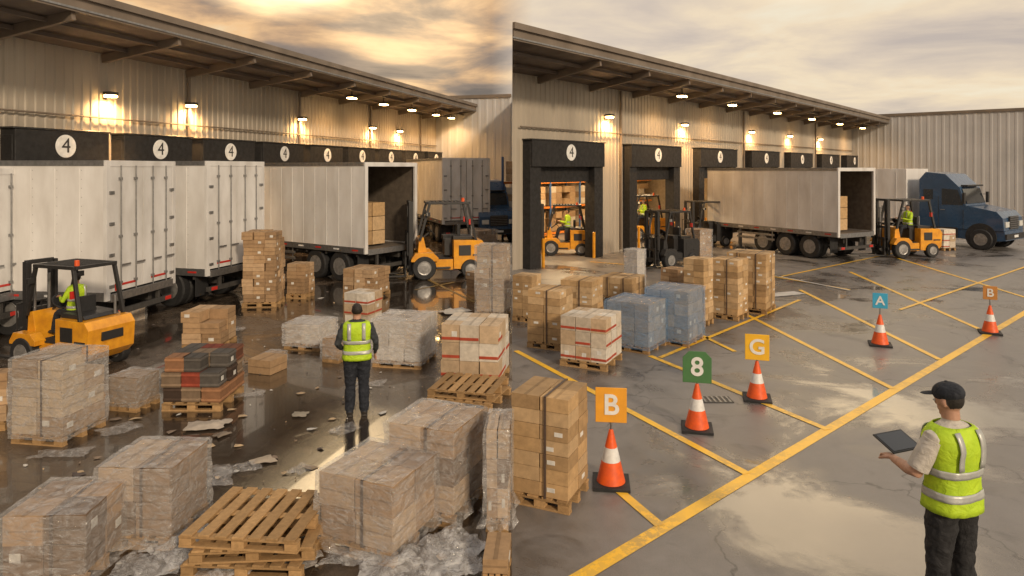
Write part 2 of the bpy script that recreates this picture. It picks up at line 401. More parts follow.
# ---------------------------------------------------------------- pallet & loads
def wc(): 
    k=R.uniform(.7,1.15); return (.42*k,.26*k,.12*k)
def pallet(mb,w,d,z=0,X=None,h=.14):
    n=max(4,int(w/.16)); bw=w/n*.68
    for i in range(n): mb.box((-w/2+(i+.5)*w/n+R.uniform(-.006,.006),R.uniform(-.008,.008),z+h-.011),(bw,d,.022),wood,wc(),X)
    for y in (-d/2+.05,0,d/2-.05):
        mb.box((0,y,z+h-.034),(w,.09,.02),wood,wc(),X)
        for x in (-w/2+.07,0,w/2-.07): mb.box((x,y,z+.058),(.13,.09,.07),wood,wc(),X)
        mb.box((0,y,z+.011),(w,.09,.022),wood,wc(),X)
PAL={'cart':[(.42,.27,.145),(.34,.215,.115),(.48,.325,.19)],'wrap':[(.46,.33,.21),(.36,.25,.155),(.54,.42,.29)],
 'wrapd':[(.42,.28,.165),(.30,.205,.13),(.54,.40,.27),(.22,.15,.10)],'wrapw':[(.60,.53,.45),(.50,.42,.34),(.66,.60,.53)],'blue':[(.33,.32,.32),(.38,.33,.28),(.42,.36,.29)],
 'red':[(.64,.58,.49),(.56,.48,.38),(.50,.37,.24)],'crate':[(.14,.055,.03),(.055,.035,.025),(.24,.12,.06),(.22,.045,.025),(.20,.14,.09),(.09,.08,.07)],'tan':[(.50,.325,.16),(.40,.26,.13),(.55,.38,.21)]}
def load(kind,xl,xc,xr,yt,yb,ratio=1,nb=None,pal=True,name=None,messy=0):
    um=(xl+xr)/2; az=math.atan((um-512)/F); phi=math.atan2((xr-xc),(xc-xl)*ratio)
    phi=min(max(phi,.05),1.45)
    Yf=F*H/(yb-HZ); ca=math.cos(az)
    Yc=Yf
    for _ in range(6):
        wm=(xr-xl)*Yc/F*ca
        w=wm/(math.cos(phi)+ratio*math.sin(phi)); d=w*ratio
        hd=(w*math.sin(phi)+d*math.cos(phi))/2*.93
        Yc=Yf+hd*ca
    Yb=Yf+2*hd*ca
    Hh=H-(yt-HZ)*Yb/F
    X0=(um-512)/F*Yc
    mb=MB(); z0=.14 if pal else .003
    if pal: pallet(mb,w,d)
    hh=max(.12,Hh-z0); bs=.36 if not nb else nb
    nx=max(1,round(w/bs)); ny=max(1,round(d/bs)); nzz=max(1,round(hh/{'wrapd':.3,'tan':.155,'cart':.22}.get(kind,.27)))
    cols=PAL[kind]; ins=.97
    if kind=='wrapd': nx=max(2,nx-1); ny=max(2,ny-1)
    for k in range(nzz):
        zz=z0+(k+.5)*hh/nzz
        for i in range(nx):
            for j in range(ny):
                if 0<i<nx-1 and 0<j<ny-1 and k<nzz-1: continue
                if k==nzz-1 and nzz>2 and R.random()<.12*messy and pal: continue
                c=R.choice(cols); q=R.uniform(.85,1.1); c=tuple(a*q for a in c)
                bx=w*ins/nx; by=d*ins/ny; jx=R.uniform(-.006,.006)*(1+3*messy)
                cx=-w*ins/2+(i+.5)*bx+jx; cy=-d*ins/2+(j+.5)*by+R.uniform(-.006,.006)*(1+3*messy)
                T=Matrix.Translation((cx,cy,zz))@Matrix.Rotation(R.uniform(-.012,.012)*(1+4*messy),4,'Z')
                mb.box((0,0,0),(bx-.008,by-.008,hh/nzz-.005),carton,c,T)
                tc=tuple(a*.72 for a in c)
                if kind=='crate':
                    for zq in(-.32,.32): mb.box((0,-by/2,zq*hh/nzz),(bx-.004,.016,hh/nzz*.14),carton,tuple(a*1.5 for a in c),T); mb.box((bx/2,0,zq*hh/nzz),(.016,by-.004,hh/nzz*.14),carton,tuple(a*1.5 for a in c),T)
                if j==0:
                    if kind in('cart','wrap','wrapd'): mb.box((0,-by/2+.0025,0),(bx-.02,.003,.02),carton,tc,T)
                    if R.random()<.3: mb.box((R.uniform(-.2,.2)*bx,-by/2+.002,R.uniform(-.15,.2)*hh/nzz),(bx*.28,.006,hh/nzz*.3),carton,(.68,.66,.61),T)
                    if kind=='red' and R.random()<.7: mb.box((0,-by/2+.0015,-hh/nzz*.28),(bx-.012,.006,hh/nzz*.16),carton,(.42,.07,.035),T)
                if i==nx-1:
                    if kind in('cart','wrap','wrapd'): mb.box((bx/2-.0025,0,0),(.003,by-.02,.02),carton,tc,T)
                    if R.random()<.25: mb.box((bx/2-.002,R.uniform(-.2,.2)*by,R.uniform(-.15,.2)*hh/nzz),(.006,by*.28,hh/nzz*.3),carton,(.68,.66,.61),T)
                    if kind=='red' and R.random()<.7: mb.box((bx/2-.0015,0,-hh/nzz*.28),(.006,by-.012,hh/nzz*.16),carton,(.42,.07,.035),T)
                if k==nzz-1: mb.box((0,0,hh/nzz/2-.0015),(.04,by-.01,.003),carton,tc,T)
    def strap(o,axis,mt,cc):
        if axis=='x':
            mb.box((o,-d/2-.004,z0+hh/2),(.03,.004,hh+.02),mt,cc); mb.box((o,d/2+.004,z0+hh/2),(.03,.004,hh+.02),mt,cc); mb.box((o,0,z0+hh+.008),(.03,d+.012,.004),mt,cc)
        else:
            mb.box((w/2+.004,o,z0+hh/2),(.004,.03,hh+.02),mt,cc); mb.box((-w/2-.004,o,z0+hh/2),(.004,.03,hh+.02),mt,cc); mb.box((0,o,z0+hh+.011),(w+.012,.03,.004),mt,cc)
    if kind in('tan','wrap','wrapd') and w>.6:
        for o in((-.22*w,.24*w) if kind=='tan' and w>.9 else (.1*w,)): strap(o,'x',paint_attr,(.09,.06,.045))
        if kind=='tan' and w>.9: strap(0,'y',paint_attr,(.09,.06,.045))
    if kind in('wrap','wrapd','wrapw','blue') or (kind=='cart' and R.random()<.3):
        fm=film_blue if kind=='blue' else (film2 if kind=='wrapw' else film)
        n=8; g=.014; per=[]
        for sgn in range(4):
            for i in range(n):
                t=i/n*2-1
                per.append([(t,-1),(1,t),(-t,1),(-1,-t)][sgn])
        rows=9; vs=[]
        zb=z0-.06 if pal else z0
        if kind=='wrapd': zb=.02
        for r in range(rows):
            z=zb+(hh+g+z0-zb)*r/(rows-1); pu=.01*math.sin(r*2.1)
            for p in per:
                j=R.uniform(0,.016)+abs(pu)*.4; fl=.11 if r==0 and kind=='wrapd' else 0
                vs.append((p[0]*(w/2+g+j+fl*R.random()),p[1]*(d/2+g+j+fl*R.random()),z+R.uniform(-.006,.006)+(R.uniform(0,.08) if r==0 and kind=='wrapd' else 0)))
        m=len(per); fs=[[r*m+i,r*m+(i+1)%m,(r+1)*m+(i+1)%m,(r+1)*m+i] for r in range(rows-1) for i in range(m)]
        o=len(vs)
        for a in range(n+1):
            for b in range(n+1):
                vs.append(((a/n*2-1)*(w/2+g),(b/n*2-1)*(d/2+g),z0+hh+g+R.uniform(0,.014)))
        for a in range(n):
            for b in range(n):
                i=o+a*(n+1)+b; fs.append([i,i+n+1,i+n+2,i+1])
        mb.add(vs,fs,fm)
    nm=name or {'cart':'carton_pallet','wrap':'wrapped_pallet_load','wrapd':'wrapped_pallet_load','wrapw':'wrapped_pallet_load','blue':'blue_wrapped_pallet_load','red':'white_carton_pallet','crate':'crate_pallet','tan':'strapped_carton_pallet'}[kind]
    return mb.build(nm,(X0,Yc,0),-(phi+az),bevel=.004),(w,d,Hh)
LOADS=[('wrap',12,62,108,345,447),('wrap',108,136,161,368,413),('cart',182,220,238,304,352),('crate',163,220,246,342,413),
('wrapw',284,318,337,316,352),('cart',322,338,349,334,364),('cart',242,276,286,229,308),('cart',286,305,315,261,299),('cart',343,374,391,264,300),
('red',344,368,383,288,334),('wrapw',373,420,437,310,370),('red',441,498,511,312,389),('wrap',476,503,511,243,318),('wrap',456,478,497,228,250),
('wrapd',388,452,486,400,529),('wrapd',320,392,441,440,568),('wrapd',100,170,212,437,553),('wrapd',4,84,131,478,594),('cart',-20,5,16,368,432),
('cart',466,476,486,270,300)]
for L in LOADS: load(*L,messy=1 if L[0] in('crate','cart') else .3)
load('wrapd',486,508,512,411,532,ratio=2.4); load('cart',482,508,512,532,590,ratio=2)
for (a,b,c,t,bb) in [(247,270,288,352,376),(262,276,286,350,366),(120,132,146,305,322)]: load('wrap' if a<130 else 'cart',a,b,c,t,bb,pal=False,name='loose_carton')
RL=[('tan',511,568,590,376,514),('red',560,606,623,307,371),('tan',527,560,574,284,351),('tan',512,532,542,272,323),('tan',560,592,604,275,317),
('blue',606,648,667,294,354),('blue',646,688,704,283,347),('tan',598,632,646,272,303),('wrapw',625,637,645,248,290),('tan',683,704,714,256,327),
('tan',710,738,749,256,321),('tan',726,766,776,249,314),('cart',660,678,690,266,306),('red',930,944,956,228,251),('cart',686,700,712,228,262)]
for L in RL: load(*L,messy=0)
mb=MB(); pallet(mb,1.25,1.05); T=Matrix.Translation((.04,.03,.145))@Matrix.Rotation(.12,4,'Z'); pallet(mb,1.25,1.05,X=T)
T=Matrix.Translation((.0,-.02,.29))@Matrix.Rotation(-.05,4,'Z'); pallet(mb,1.25,1.05,X=T)
g=gp(262,550); mb.build('wooden_pallet_stack',(g.x,g.y,0),-.05,.92,bevel=.003)
mb=MB(); pallet(mb,1.2,1.0); T=Matrix.Translation((-.03,.03,.145))@Matrix.Rotation(.1,4,'Z'); pallet(mb,1.2,1.0,X=T)
g=gp(470,399); mb.build('wooden_pallet_stack',(g.x,g.y,0),-.35,.93,bevel=.003)
mb=MB()
for i in range(300):
    u=R.uniform(20,500); v=R.uniform(290,570); p=gp(u,v); s=R.choice([.015,.02,.03,.05,.09])*R.uniform(.7,1.2)
    c=R.choice([(.40,.29,.18),(.5,.48,.44),(.2,.15,.11),(.1,.08,.07),(.45,.33,.2)])
    a=R.uniform(0,6); pts=[]
    for k in range(5):
        an=a+k*1.256; rr=s*R.uniform(.4,1.3); pts.append((p.x+math.cos(an)*rr,p.y+math.sin(an)*rr,.006+R.random()*.018))
    mb.add(pts+[(p.x,p.y,.03)],[(k,(k+1)%5,5) for k in range(5)],carton,c)
mb.build('scattered_debris')
from mathutils import noise as N
def crumple(name,u,v,sx,sy,mat,hgt,n=16,rz=0,col=(1,1,1)):
    p=gp(u,v); mb=MB(); vs=[];
    for i in range(n+1):
        for j in range(n+1):
            x=(i/n-.5)*sx; y=(j/n-.5)*sy; e=1-max(abs(i/n-.5),abs(j/n-.5))*1.6
            q=N.noise(Vector((x*4+u,y*4,v))); q2=N.noise(Vector((x*11+u,y*11,v)))
            ed=1+.35*N.noise(Vector((math.atan2(y,x+1e-6)*1.5,u,v)))
            vs.append(((x+q2*.04)*ed,(y+q*.05)*ed,.012+max(0,e)*hgt*(.5+abs(q)*1.5)+abs(q2)*hgt*.45))
    mb.add(vs,[(i*(n+1)+j,(i+1)*(n+1)+j,(i+1)*(n+1)+j+1,i*(n+1)+j+1) for i in range(n) for j in range(n)],mat,col)
    return mb.build(name,(p.x,p.y,0),rz,smooth=50)
for a in [(418,566,1.1,.7,.20,26,.3),(192,548,.7,.5,.16,20,1),(455,548,.5,.6,.15,20,.7),(210,478,.5,.65,.05,16,.4),(150,568,.6,.4,.10,18,.2),(300,560,.35,.4,.07,14,.9),(370,385,.5,.3,.04,14,.2),(120,430,.5,.4,.05,14,.9),(250,395,.45,.25,.03,12,.3),(300,470,.3,.22,.03,12,1.2),(230,330,.7,.4,.05,14,.1),(440,420,.4,.5,.05,14,.5),(355,560,.6,.3,.08,16,.1),(60,455,.7,.3,.05,16,.2),(240,470,.5,.3,.06,16,.5),(225,572,.5,.3,.08,16,.1),(345,430,.4,.3,.04,14,.8)]:
    crumple('loose_stretch_film',a[0],a[1],a[2],a[3],film2 if a[1]>500 else film,a[4],a[5],a[6])
crumple('crumpled_cardboard',207,427,.6,.35,carton,.08,10,.2,(.42,.36,.29)); crumple('crumpled_cardboard',262,462,.3,.25,carton,.04,8,.6,(.4,.33,.25))
crumple('crumpled_cardboard',300,415,.22,.2,carton,.03,8,.1,(.3,.26,.2)); crumple('crumpled_cardboard',222,436,.2,.2,carton,.05,8,1.1,(.2,.16,.12))
crumple('crumpled_cardboard',455,312,.8,.5,carton,.08,8,.6,(.5,.46,.40))

# ---------------------------------------------------------------- trailers
def wheel(mb,c,ax,r,w,mr_=rim,X=None):
    mb.lathe([(r*.55,-w/2),(r*.92,-w/2),(r,-w*.36),(r,w*.36),(r*.92,w/2),(r*.55,w/2)],c,ax,black,24,X)
    mb.lathe([(r*.2,-w/2-.012),(r*.5,-w/2-.002),(r*.58,-w/2-.01),(r*.58,w/2+.01),(r*.5,w/2+.002),(r*.2,w/2+.012)],c,ax,mr_,20,X)
def trailer(name,corner,ax,L,Wd=2.5,z0=1.0,z1=3.84,opened=False,wheels=(1.2,2.4),sidepanels=True,landing=True,bumper=True):
    ax=Vector((ax[0],ax[1],0)).normalized(); mb=MB(); th=.05
    mb.box((-L/2,th/2,(z0+z1)/2),(L,th,z1-z0),white); mb.box((-L/2,Wd-th/2,(z0+z1)/2),(L,th,z1-z0),white)
    mb.box((-L/2,Wd/2,z1-th/2),(L,Wd-2*th-.002,th),white); mb.box((-L/2,Wd/2,z0+.06),(L-.01,Wd-2*th-.002,.12),interior)
    mb.box((-L+th/2,Wd/2,(z0+z1)/2+.03),(th,Wd-2*th-.004,z1-z0-.2),white)
    for y in (th+.012,Wd-th-.012): mb.box((-L/2,y,(z0+z1)/2+.02),(L-.16,.02,z1-z0-.3),interior)
    for y,s in((-.006,1),(Wd+.006,-1)):
        mb.box((-L/2,y,z0+.09),(L+.01,.03,.2),steel); mb.box((-L/2,y,z1-.05),(L+.01,.03,.12),steel)
        k=.6
        while k<L: 
            if sidepanels: 
                mb.box((-k,y+.003*s,(z0+z1)/2),(.02,.014,z1-z0-.34),white)
                for zz in range(int((z1-z0)/.2)-1): mb.box((-k+.06,y+.004*s,z0+.3+zz*.2),(.014,.012,.014),steel)
            k+=.6
        for i in range(int(L/.9)): mb.box((-.4-i*.9,y-s*.016,z0+.09),(.28,.006,.05),redtape if i%2==0 else signwhite)
    for y in (.06,Wd-.06): mb.box((.02,y,(z0+z1)/2),(.08,.13,z1-z0+.02),whitedoor)
    mb.box((.02,Wd/2,z1-.06),(.08,Wd-.26,.14),whitedoor); mb.box((.03,Wd/2,z0+.04),(.1,Wd-.26,.18),steel)
    if opened:
        for i in range(2):
            for j in range(2):
                for q in range(3): 
                    c=R.choice(PAL['tan']); mb.box((-.85-i*.6,.62+j*.62,z0+.42+q*.48),(.56,.58,.46),carton,c)
        mb.box((-.6,Wd+.07,(z0+z1)/2),(1.15,.04,z1-z0-.1),whitedoor)
    else:
        for y0_,y1_ in((.13,Wd/2-.01),(Wd/2+.01,Wd-.13)):
            yc=(y0_+y1_)/2; wdt=y1_-y0_
            mb.box((.025,yc,(z0+z1)/2+.02),(.05,wdt,z1-z0-.3),whitedoor)
            for q in (.28,.74):
                yy=y0_+wdt*q; mb.tube([(.085,yy,z0+.12),(.085,yy,z1-.1)],.017,steel,8)
                for zz in (z0+.35,z0+1.4,z1-.4): mb.box((.07,yy,zz),(.05,.09,.06),steel)
                mb.box((.11,yy+.14,z0+.75),(.02,.3,.04),steel)
            hy=y0_+.03 if yc<Wd/2 else y1_-.03
            for zz in (.3,1.0,1.7,2.4): mb.box((.065,hy,z0+zz),(.03,.16,.07),steel)
            mb.box((.055,yc,z0+.3),(.012,wdt*.5,.05),redtape)
    for y in(.7,Wd-.7): mb.box((-L/2,y,z0-.16),(L-.3,.12,.28),grime)
    k=.4
    while k<L-.3: mb.box((-k,Wd/2,z0-.07),(.07,Wd-.1,.1),grime); k+=.5
    if bumper:
        mb.box((0.0,Wd/2,.52),(.1,Wd-.2,.12),grime)
        for y in(.6,Wd-.6): mb.box((-.02,y,.76),(.08,.08,.42),grime)
        for y in(.3,Wd-.3):
            mb.box((.06,y,.53),(.02,.22,.09),redtape)
            mb.box((-.35,y,.62),(.02,.5,.62),black)
    for wx in wheels:
        mb.tube([(-wx,.3,.5),(-wx,Wd-.3,.5)],.07,grime,8)
        for y in(.16,.45,Wd-.45,Wd-.16): wheel(mb,(-wx,y,.5),(0,1,0),.5,.26)
        mb.box((-wx,Wd/2,.72),(.9,Wd-1,.08),grime)
    if landing:
        for y in(.5,Wd-.5): mb.box((-L+1.6,y,.5),(.12,.12,.96),steel); mb.box((-L+1.6,y,.03),(.3,.25,.06),steel)
    for y in(.02,Wd-.02):
        mb.box((-L/2-.6,y,.62),(L*.3,.03,.09),steel); mb.box((-L/2-.6,y,.82),(L*.3,.03,.09),steel)
        for xx in(-L/2-.6-L*.13,-L/2-.6+L*.13): mb.box((xx,y+ (.03 if y<1 else -.03),.75),(.05,.03,.5),steel)
    return mb.build(name,(corner[0],corner[1],0),math.atan2(ax.y,ax.x),bevel=.008)
def cor(u,Y): return ((u-512)/F*Y,Y)
aL=(.964,-.266)
trailer('box_trailer',cor(-82,13.2),(.995,-.1),6.0,z0=.9,z1=3.78)
trailer('box_trailer',cor(104,15.1),(.99,-.12),6.0,z0=.85,z1=3.96)
trailer('box_trailer',cor(205,18.3),aL,6.0,z0=.9,z1=3.98)
trailer('open_box_trailer',cor(364,22.2),(.83,-.56),8.2,z1=3.98,opened=True,landing=False)
trailer('box_trailer',cor(442,34),(.35,-.93),9,z1=4.3)
trailer('open_box_trailer',cor(837,27.6),(.5,-.866),7.0,z1=3.80,opened=True,wheels=(1.3,2.5,3.7))
# ---------------------------------------------------------------- tractor
def tractor(name,loc,rz,L=4.6,trailerlen=0,scale=1):
    mb=MB(); W2=1.2
    cab=[(-1.5,.95),(-1.5,3.35),(-1.2,3.72),(-.3,3.62),(.35,2.95),(.62,2.1),(1.9,1.85),(2.15,1.55),(2.2,.95)]
    mb.prism(cab,-W2,W2,bluecab)
    mb.prism([(-1.5,.55),(-1.5,.94),(2.21,.94),(2.26,.5),(1.7,.42)],-W2+.05,W2-.05,bluecab)
    a=Vector((.385,0,2.9)); b=Vector((.622,0,2.18)); n=Vector((.72,0,.24)).normalized()*.02
    mb.add([a+n+Vector((0,-1.05,0)),b+n+Vector((0,-1.1,0)),b+n+Vector((0,1.1,0)),a+n+Vector((0,1.05,0))],[(0,1,2,3)],glass)
    for y in(-W2-.008,W2+.008):
        mb.add([(-.45,y,2.1),(.5,y,2.1),(.26,y,2.85),(-.45,y,2.9)],[(0,1,2,3)],glass)
        mb.add([(-1.3,y,2.35),(-.85,y,2.35),(-.85,y,2.85),(-1.3,y,2.85)],[(0,1,2,3)],glass)
        s=1 if y>0 else -1
        mb.box((.62,y+s*.22,2.45),(.1,.2,.55),blacksteel); mb.bar((.5,y,2.6),(.62,y+s*.2,2.6),.03,.03,blacksteel)
        mb.box((-.6,y+s*.01,1.75),(.02,.02,1.6),blacksteel); mb.box((.5,y,1.4),(.02,.02,1.0),blacksteel)
        mb.box((-.4,y+s*.02,1.85),(.2,.03,.04),steel)
        mb.box((-.4,y-s*.02,.75),(1.3,.06,.5),blacksteel); mb.box((-.4,y+s*.03,.55),(1.0,.12,.05),steel)
        mb.lathe([(.02,0),(.66,0),(.66,.05),(.02,.05)],(1.25,y-s*.05,.62),(0,s,0),black,24)
        wheel(mb,(1.25,(W2-.1)*s,.5),(0,1,0),.5,.3)
        mb.box((2.2,s*.85,1.25),(.08,.42,.26),headl)
    mb.box((2.19,0,1.32),(.07,1.1,.62),blacksteel)
    for i in range(6): mb.box((2.235,0,1.08+i*.1),(.02,1.04,.03),steel)
    mb.box((2.24,0,.68),(.12,2.3,.26),blacksteel); mb.box((2.31,0,.68),(.02,.5,.12),signwhite)
    mb.box((.45,0,3.05),(.3,1.9,.08),blacksteel)
    mb.box((-2.6,0,.8),(2.6,.8,.25),grime)
    for x in(-2.2,-3.3):
        for s in(-1,1):
            for q in(.75,1.05): wheel(mb,(x,s*q,.5),(0,1,0),.5,.26)
    if trailerlen:
        mb.box((-2.1-trailerlen/2,0,2.5),(trailerlen,2.5,2.75),white)
        for i in range(int(trailerlen)): 
            for y in(-1.256,1.256): mb.box((-2.6-i,y,2.5),(.04,.02,2.5),whitedoor)
        for y in(-1.258,1.258): mb.box((-2.1-trailerlen/2,y,1.2),(trailerlen,.03,.16),steel)
        for x in(-trailerlen-.6,-trailerlen+.6):
            for s in(-1,1): wheel(mb,(x,s*1.05,.5),(0,1,0),.5,.3)
    return mb.build(name,loc,rz,scale,bevel=.03,seg=2)
g=gp(975,249); tractor('blue_semi_truck',(g.x+.25,g.y+1.3,0),math.radians(-54),trailerlen=7.0,scale=.97)
tractor('blue_semi_truck',(-1.3,36.5,0),math.radians(-70),scale=.85)

# ---------------------------------------------------------------- people
skin=M('skin',(.48,.27,.18),.55,0,.15,30); darkskin=M('tanned_skin',(.36,.19,.12),.5,0,.15,30)
navy=M('navy_fabric',(.018,.022,.032),.85,0,.4,25,.9,13,bdist=.03); blackf=M('black_trousers',(.018,.018,.02),.85,0,.35,20,.9,11,bdist=.03)
khaki=M('light_shirt',(.54,.50,.44),.85,0,.2,14,.9,13,bdist=.025); greyj=M('dark_jacket',(.035,.04,.045),.85,0,.35,18,.9,13,bdist=.03)
hivis=M('hi_vis_fabric',(.50,.70,.02),.65,0,.3,7,.8,13,dirt=(.34,.52,.015),bdist=.025); silver=M('reflective_tape',(.50,.51,.48),.35,.2,.2,20)
hairm=M('dark_hair',(.02,.014,.01),.6,0,.4,60,.6,150); boot=M('work_boot',(.03,.024,.02),.6,0,.4,30)
eyew=M('eye_white',(.7,.68,.65),.3); eyed=M('iris',(.03,.02,.015),.2)
def hand(mb,wr,d,nrm,side,curl,mat):
    d=Vector(d).normalized(); nrm=Vector(nrm); nrm=(nrm-d*nrm.dot(d)).normalized(); s=d.cross(nrm)*side
    wr=Vector(wr)
    X=Matrix.Identity(4); X.col[0]=(*d,0);X.col[1]=(*s,0);X.col[2]=(*nrm,0);X.col[3]=(*wr,1)
    pr=[(0,.028,.018),(.02,.032,.018),(.05,.040,.017),(.085,.042,.014),(.095,.036,.010)]
    vs=[]
    for x,a,b in pr:
        for k in range(12):
            t=2*math.pi*k/12; vs.append((x,a*math.cos(t),b*math.sin(t)))
    fs=[[i*12+k,i*12+(k+1)%12,(i+1)*12+(k+1)%12,(i+1)*12+k] for i in range(4) for k in range(12)]+[list(range(12)),list(range(48,60))]
    mb.add(vs,fs,mat,X=X)
    for i,(yy,ln) in enumerate(((.030,.072),(.010,.080),(-.011,.074),(-.030,.058))):
        p=Vector((.082,yy,0)); a=curl*.5; pts=[p-Vector((.015,0,0)),p]
        for sg in (.42,.32,.26):
            p=p+Vector((math.cos(a),0,-math.sin(a)))*ln*sg; pts.append(p); a+=curl
        mb.tube(pts,[.009,.0095,.009,.008,.0055],mat,8,X)
    mb.tube([(.02,.022,0),(.045,.045,-.008),(.068,.058,-.02),(.088,.060,-.03)],[.013,.012,.0105,.007],mat,8,X)
def worker(name,loc,rz,scale=1,seated=False,arms=None,shirt=greyj,pants=blackf,fore=None,skinm=skin,cap=None,headyaw=0,vox=.013,dz=0,lean=0,stance=.1,headpitch=0,legs=None):
    root=empty(name,loc,rz,scale)
    b=MB(); segs=[]
    def sg(p0,p1,r,m): segs.append((Vector(p0),Vector(p1),r,m))
    ln=lambda z: lean*(z-.9)
    T=[(.86,.09,.13),(.92,.125,.175),(.98,.122,.178),(1.06,.112,.162),(1.15,.110,.158),(1.26,.120,.170),(1.36,.124,.184),(1.43,.110,.190),(1.48,.088,.155),(1.515,.062,.085)]
    b.loft([(ln(z),0,z+dz,rx,ry) for z,rx,ry in T],skinm)
    sg((0,0,.9+dz),(ln(1.0),0,.99+dz),.13,pants); sg((ln(1.04),0,1.04+dz),(ln(1.42),0,1.42+dz),.14,shirt)
    for y in(-.09,.09): sg((ln(1.1),y,1.08+dz),(ln(1.4),y,1.4+dz),.1,shirt)
    for y in(-.09,.09): sg((0,y,.9+dz),(0,y,.96+dz),.1,pants)
    nk=Vector((ln(1.5)+.005,0,1.50+dz)); b.tube([nk-Vector((0,0,.04)),nk+Vector((.008,0,.12))],[.064,.054],skinm,14)
    sg(nk,nk+Vector((.01,0,.1)),.055,skinm)
    Mh=Matrix.Translation((ln(1.55),0,dz))@Matrix.Translation((0,0,1.58))@Matrix.Rotation(headyaw,4,'Z')@Matrix.Rotation(headpitch,4,'Y')@Matrix.Translation((0,0,-1.58))
    for c,r in (((-.004,0,1.685),(.098,.076,.098)),((.022,0,1.618),(.068,.055,.062)),((.093,0,1.652),(.017,.013,.024)),((.082,0,1.612),(.013,.024,.010)),((.078,0,1.695),(.018,.045,.012)),((.072,0,1.575),(.018,.022,.016))): b.ell(c,r,skinm,Mh)
    for y in(-.077,.077): b.ell((-.004,y,1.655),(.019,.011,.031),skinm,Mh)
    sg(Mh@Vector((0,0,1.60)),Mh@Vector((.02,0,1.66)),.09,skinm)
    lg=legs or [((0,s*.092,.90),(.018,s*stance*1.02,.50),(-.01,s*stance*1.12,.09)) for s in(-1,1)]
    for hp,kn,an in lg:
        hp,kn,an=map(Vector,(hp,kn,an))
        b.tube([hp,hp.lerp(kn,.35),kn.lerp(hp,.12),kn.lerp(an,.1),kn.lerp(an,.4),kn.lerp(an,.85),an],[.106,.10,.080,.076,.078,.070,.066],skinm,14)
        sg(hp,kn,.09,pants); sg(kn,an+Vector((0,0,.0)),.075,pants)
        f=an-Vector((0,0,.05))
        b.tube([f+Vector((-.07,0,.005)),f+Vector((-.03,0,.02)),f+Vector((.06,0,.0)),f+Vector((.14,0,-.012)),f+Vector((.19,0,-.018))],[.036,.05,.046,.04,.02],skinm,12)
        b.tube([an+Vector((0,0,.05)),an-Vector((0,0,.05))],[.05,.05],skinm,12)
        sg(f+Vector((-.05,0,0)),f+Vector((.17,0,-.01)),.05,boot)
        b.box(tuple(f+Vector((.055,0,-.033))),(.26,.085,.016),skinm)
    fore=fore or shirt
    hm=MB()
    for s,(el,wr,nrm,curl) in zip((-1,1),arms):
        sh=Vector((ln(1.42),s*.178,1.425+dz)); el=Vector(el);wr=Vector(wr)
        b.tube([sh-Vector((0,s*.05,-.0)),sh,sh.lerp(el,.3),el,el.lerp(wr,.3),wr],[.05,.064,.058,.046,.044,.029],skinm,12)
        sg(sh,sh.lerp(el,.72),.055,shirt); sg(sh.lerp(el,.8),el,.045,fore); sg(el,wr,.04,fore)
        hand(hm,wr,(wr-el),nrm,-s,curl,skinm)
        if fore is skinm:
            c0=sh.lerp(el,.45);c1=sh.lerp(el,.86); hm.tube([sh.lerp(el,.05),c0,c1],[.067,.070,.072],shirt,14)
    t=b.build('tmp',(0,0,0)); m=t.modifiers.new('r','REMESH'); m.mode='VOXEL'; m.voxel_size=vox
    sm=t.modifiers.new('s','SMOOTH'); sm.iterations=3; sm.factor=.5
    me=bpy.data.meshes.new_from_object(t.evaluated_get(bpy.context.evaluated_depsgraph_get())); bpy.data.objects.remove(t)
    mats=[]; me.materials.clear()
    for x in (skinm,shirt,pants,boot,hairm): me.materials.append(x); mats.append(x)
    Mi=Mh.inverted()
    for p in me.polygons:
        c=p.center; best=1e9;bm=None
        for p0,p1,r,mm in segs:
            d=p1-p0; k=max(0,min(1,(c-p0).dot(d)/d.length_squared)); q=(c-(p0+d*k)).length-r
            if q<best: best=q;bm=mm
        if bm is skinm:
            h=Mi@c
            if h.z>1.60 and (h.z>1.725+(.015 if h.x>.05 else 0) or (h.x<-.022 and h.z>1.615)) and not abs(h.y)>.083: bm=hairm
        p.material_index=mats.index(bm); p.use_smooth=True
    if vox<.015:
        cl=set(); sk=set()
        for p in me.polygons: (cl if mats[p.material_index] in (shirt,pants) else sk).update(p.vertices)
        nr=[v.normal.copy() for v in me.vertices]
        for i in cl-sk:
            v=me.vertices[i]; q=v.co; f_=N.noise(Vector((q.x*9,q.y*9,q.z*16)))*.010+N.noise(Vector((q.x*22,q.y*22,q.z*34)))*.004
            v.co=q+nr[i]*f_
    me.name='body'; o=bpy.data.objects.new('body',me); sc.collection.objects.link(o); o.parent=root
    for y in(-.031,.031):
        hm.ell((.083,y,1.668),(.011,.013,.009),eyew,Mh,10,6); hm.ell((.0925,y,1.668),(.004,.006,.006),eyed,Mh,8,6)
    if cap:
        hm.ell((-.006,0,1.722),(.108,.088,.078),cap,Mh,24,12)
        hm.ell((.115,0,1.712),(.078,.068,.010),cap,Mh,20,6)
        hm.ell((-.006,0,1.80),(.012,.012,.006),cap,Mh,8,4)
    hm.build('hands_and_face_details',parent=root,smooth=60)
    v=MB(); g=.026
    V=[(.905,.132,.188),(.94,.128,.185),(.98,.124,.182),(1.02,.118,.175),(1.06,.114,.170),(1.11,.112,.167),(1.15,.112,.166),(1.21,.117,.170),(1.26,.122,.174),(1.31,.126,.180),(1.36,.128,.184),(1.42,.116,.184),(1.455,.104,.172),(1.485,.088,.145),(1.505,.076,.10)]
    V=[(z,rx+g,ry+g*.8) for z,rx,ry in V]
    if seated: V=V[1:]
